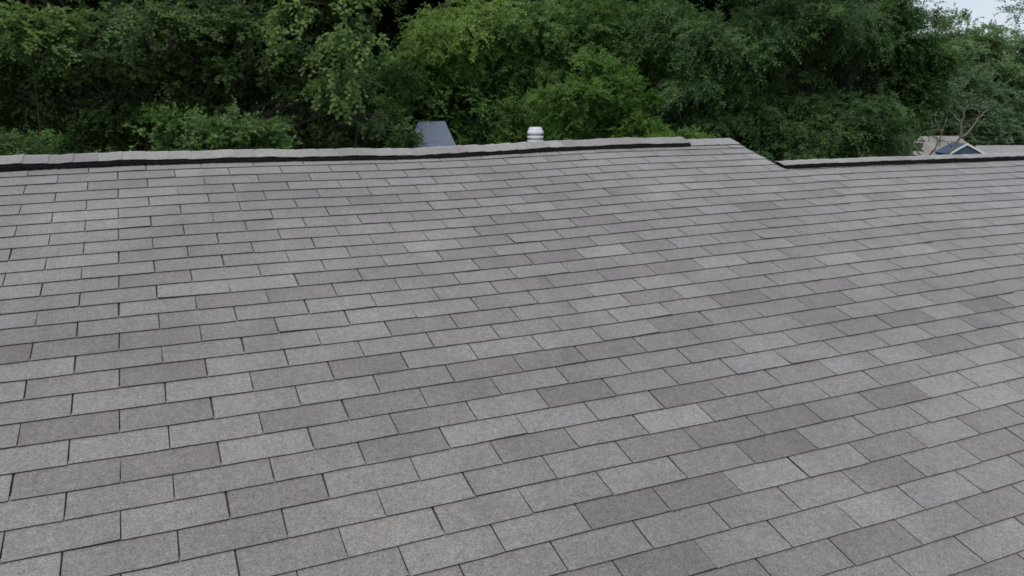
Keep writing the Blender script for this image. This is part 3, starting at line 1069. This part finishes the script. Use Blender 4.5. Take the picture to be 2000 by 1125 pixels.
mb = MB()
mb.tube([(bp_.x, bp_.y, bz - .2), (bp_.x + .05, bp_.y, bz + 1.2), bpt(1845, 306)], [.12, .1, .085], 8)
part('trunk', mb.mesh('trunk', [M_DEAD], True), bare)
BR = [([(1845, 306), (1862, 288), (1875, 270), (1877, 240), (1884, 215), (1890, 196)], .075, .02),
      ([(1875, 270), (1898, 250), (1910, 230), (1921, 220), (1932, 213)], .055, .018),
      ([(1877, 245), (1866, 228), (1852, 212), (1845, 203)], .03, .01),
      ([(1884, 215), (1875, 190), (1877, 170)], .025, .008),
      ([(1818, 300), (1828, 285), (1843, 250), (1850, 232)], .045, .012),
      ([(1778, 303), (1777, 280), (1782, 268)], .05, .03),
      ([(1800, 305), (1790, 290), (1783, 280)], .045, .02),
      ([(1838, 262), (1826, 235), (1833, 205), (1843, 183)], .03, .01),
      ([(1818, 250), (1819, 240), (1817, 226)], .03, .014),
      ([(1815, 303), (1826, 290), (1840, 284)], .03, .01),
      ([(1910, 230), (1912, 216), (1905, 200)], .02, .007),
      ([(1862, 288), (1850, 278), (1836, 276), (1822, 268)], .03, .009),
      ([(1843, 250), (1832, 243), (1824, 228)], .018, .006)]
for j, (pts, r0, r1) in enumerate(BR):
    q = [bpt(x, y, (j % 3 - 1) * .35 * (k_ / len(pts))) for k_, (x, y) in enumerate(pts)]
    fine = [q[0]]
    for a, c in zip(q, q[1:]):
        a, c = Vector(a), Vector(c)
        mid = (a + c) / 2 + Vector(r.normal(0, .03, 3))
        fine += [tuple(mid), tuple(c)]
    if j in (5, 6, 9, 4):
        s = Vector(fine[0])
        fine = [(bp_.x + (s.x - bp_.x) * .3, bp_.y + .1, bz + .4), tuple(s - Vector((0, 0, .9)))] + fine
    mb = MB()
    mb.tube(fine, list(np.linspace(r0, r1, len(fine)) * .8), 6)
    for q_ in range(3):                 # twigs
        a = Vector(fine[r.integers(len(fine) // 2, len(fine))])
        dr = Vector((r.normal(0, .4), r.normal(0, .3), abs(r.normal(.5, .25))))
        mb.tube([a, a + dr * .3 + Vector(r.normal(0, .03, 3)), a + dr * .65], [.010, .007, .003], 5)
    part('branch', mb.mesh('branch', [M_DEAD], True), bare)

# ------------------------------------------------------------------ far buildings
# small house at the right with a tan roof and a blue gable
HD = 46
hp = at(1880, HD, 300)
hz = ground_z(hp.x, hp.y)
fh = empty('far_house', (hp.x, hp.y, hz), 'small far house with tan roof and a blue gable trimmed white', 'house')


def hpx(px, py, dd):
    return at(px, HD + dd, py)


mb = MB()
A, B = hpx(1788, 266, 3.2), hpx(1873, 265, 3.2)       # ridge
C_, D_ = hpx(1932, 318, 0), hpx(1774, 318, 0)         # near eave
BK1, BK2 = B + FH * 3.2 + RH * 1.3, A + FH * 3.2
BK1.z = BK2.z = C_.z
mb.add([A, B, C_, D_, BK1, BK2], [(3, 2, 1, 0), (2, 4, 1), (0, 1, 4, 5)])
part('roof', mb.mesh('roof', [M_TAN]), fh)
mb = MB()                                              # lower wing roof to the right
w0, w1, w2, w3 = hpx(1905, 284, 2.0), hpx(2120, 283, 2.0), hpx(2140, 322, -1.5), hpx(1910, 322, -1.5)
wb0, wb1 = w0 + FH * 3.5, w1 + FH * 3.5
wb0.z = wb1.z = w2.z
mb.add([w0, w1, w2, w3, wb0, wb1], [(3, 2, 1, 0), (0, 1, 5, 4)])
part('wing_roof', mb.mesh('wing_roof', [M_TAN]), fh)
mb = MB()                                              # blue gable face with depth
g0, g1, g2 = hpx(1853, 301, -.35), hpx(1928, 301, -.35), hpx(1890, 281, -.35)
bk = FH * 1.6
mb.add([g0, g1, g2, g0 + bk, g1 + bk, g2 + bk], [(0, 1, 2), (5, 4, 3), (0, 3, 4, 1), (1, 4, 5, 2), (2, 5, 3, 0)])
part('gable', mb.mesh('gable', [M_BLUE]), fh)
for (a, c) in ((hpx(1848, 303.5, -.42), hpx(1890, 279.5, -.42)), (hpx(1933, 303.5, -.42), hpx(1890, 279.5, -.42))):
    mb = MB()
    dz = Vector((0, 0, .11))
    t = FH * .05
    mb.hexa([a - dz, c - dz, c - dz + t, a - dz + t, a, c, c + t, a + t])
    part('rake_trim', mb.mesh('rake_trim', [M_WHITE]), fh)
mb = MB()
for (x0, x1) in ((-6.0, 2.2), (2.3, 9.0)):
    o0, o1 = hp + RH * x0 + FH * .6, hp + RH * x1 + FH * .6
    zt = C_.z - .1
    q = [o0, o1, o1 + FH * 4.2, o0 + FH * 4.2]
    mb.hexa([(p.x, p.y, hz - .3) for p in q] + [(p.x, p.y, zt) for p in q])
part('wall', mb.mesh('wall', [M_BLUE]), fh)

# blue-grey hipped roof of the shed between the oak and the vent
SD = 19
sp = at(835, SD, 290)
sz = ground_z(sp.x, sp.y)
sh = empty('shed', (sp.x, sp.y, sz), 'shed with a speckled blue-grey hipped roof, half behind the dark oak', 'shed')


def spx(px, py, dd):
    return at(px, SD + dd, py)


mb = MB()
A, B = spx(817, 238, 1.5), spx(869, 236.5, 1.5)
C_, D_ = spx(899, 303, 0), spx(792, 303, 0)
E1, E2 = B + FH * 1.5 - RH * .4, A + FH * 1.5 - RH * .5
E1.z = E2.z = C_.z
th = Vector((0, 0, -.1))
mb.add([A, B, C_, D_, E1, E2], [(3, 2, 1, 0), (2, 4, 1), (0, 1, 4, 5), (3, 0, 5)])
mb.add([C_ + th, D_ + th, E2 + th, E1 + th, C_, D_, E2, E1], [(0, 1, 5, 4), (1, 2, 6, 5), (2, 3, 7, 6), (3, 0, 4, 7)])
part('roof', mb.mesh('roof', [M_SLATE]), sh)
mb = MB()
q = [D_ + RH * .25 + FH * .2, C_ - RH * .25 + FH * .2, E1 - RH * .25 - FH * .2, E2 + RH * .25 - FH * .2]
mb.hexa([(p.x, p.y, sz - .2) for p in q] + [(p.x, p.y, C_.z - .1) for p in q])
part('wall', mb.mesh('wall', [M_SIDE]), sh)

# power lines across the gap at the right, between two poles
PD = 50
p0, p1 = at(1620, PD, 200), at(2420, PD - 6, 200)
pl = empty('power_line', (p1.x, p1.y, ground_z(p1.x, p1.y)), 'thin dark power lines strung low across the gap at the right', 'power line')
for (y0, y1) in ((248, 252), (257, 261), (268, 272)):
    a, c = at(1620, PD, y0), at(2420, PD - 6, y1)
    pts = []
    for t in np.linspace(0, 1, 15):
        p = a.lerp(c, t)
        p.z -= .25 * 4 * t * (1 - t)
        pts.append(p)
    mb = MB()
    mb.tube(pts, .010, 5)
    part('wire', mb.mesh('wire', [M_WIRE]), pl)
for p, nm in ((p0, 'pole'), (p1, 'pole')):
    gz = ground_z(p.x, p.y)
    mb = MB()
    mb.tube([(p.x, p.y, gz - .3), (p.x, p.y, gz + 3), (p.x, p.y, p.z - .2)], [.15, .13, .11], 9)
    part('pole', mb.mesh('pole', [M_BARK], True), pl)
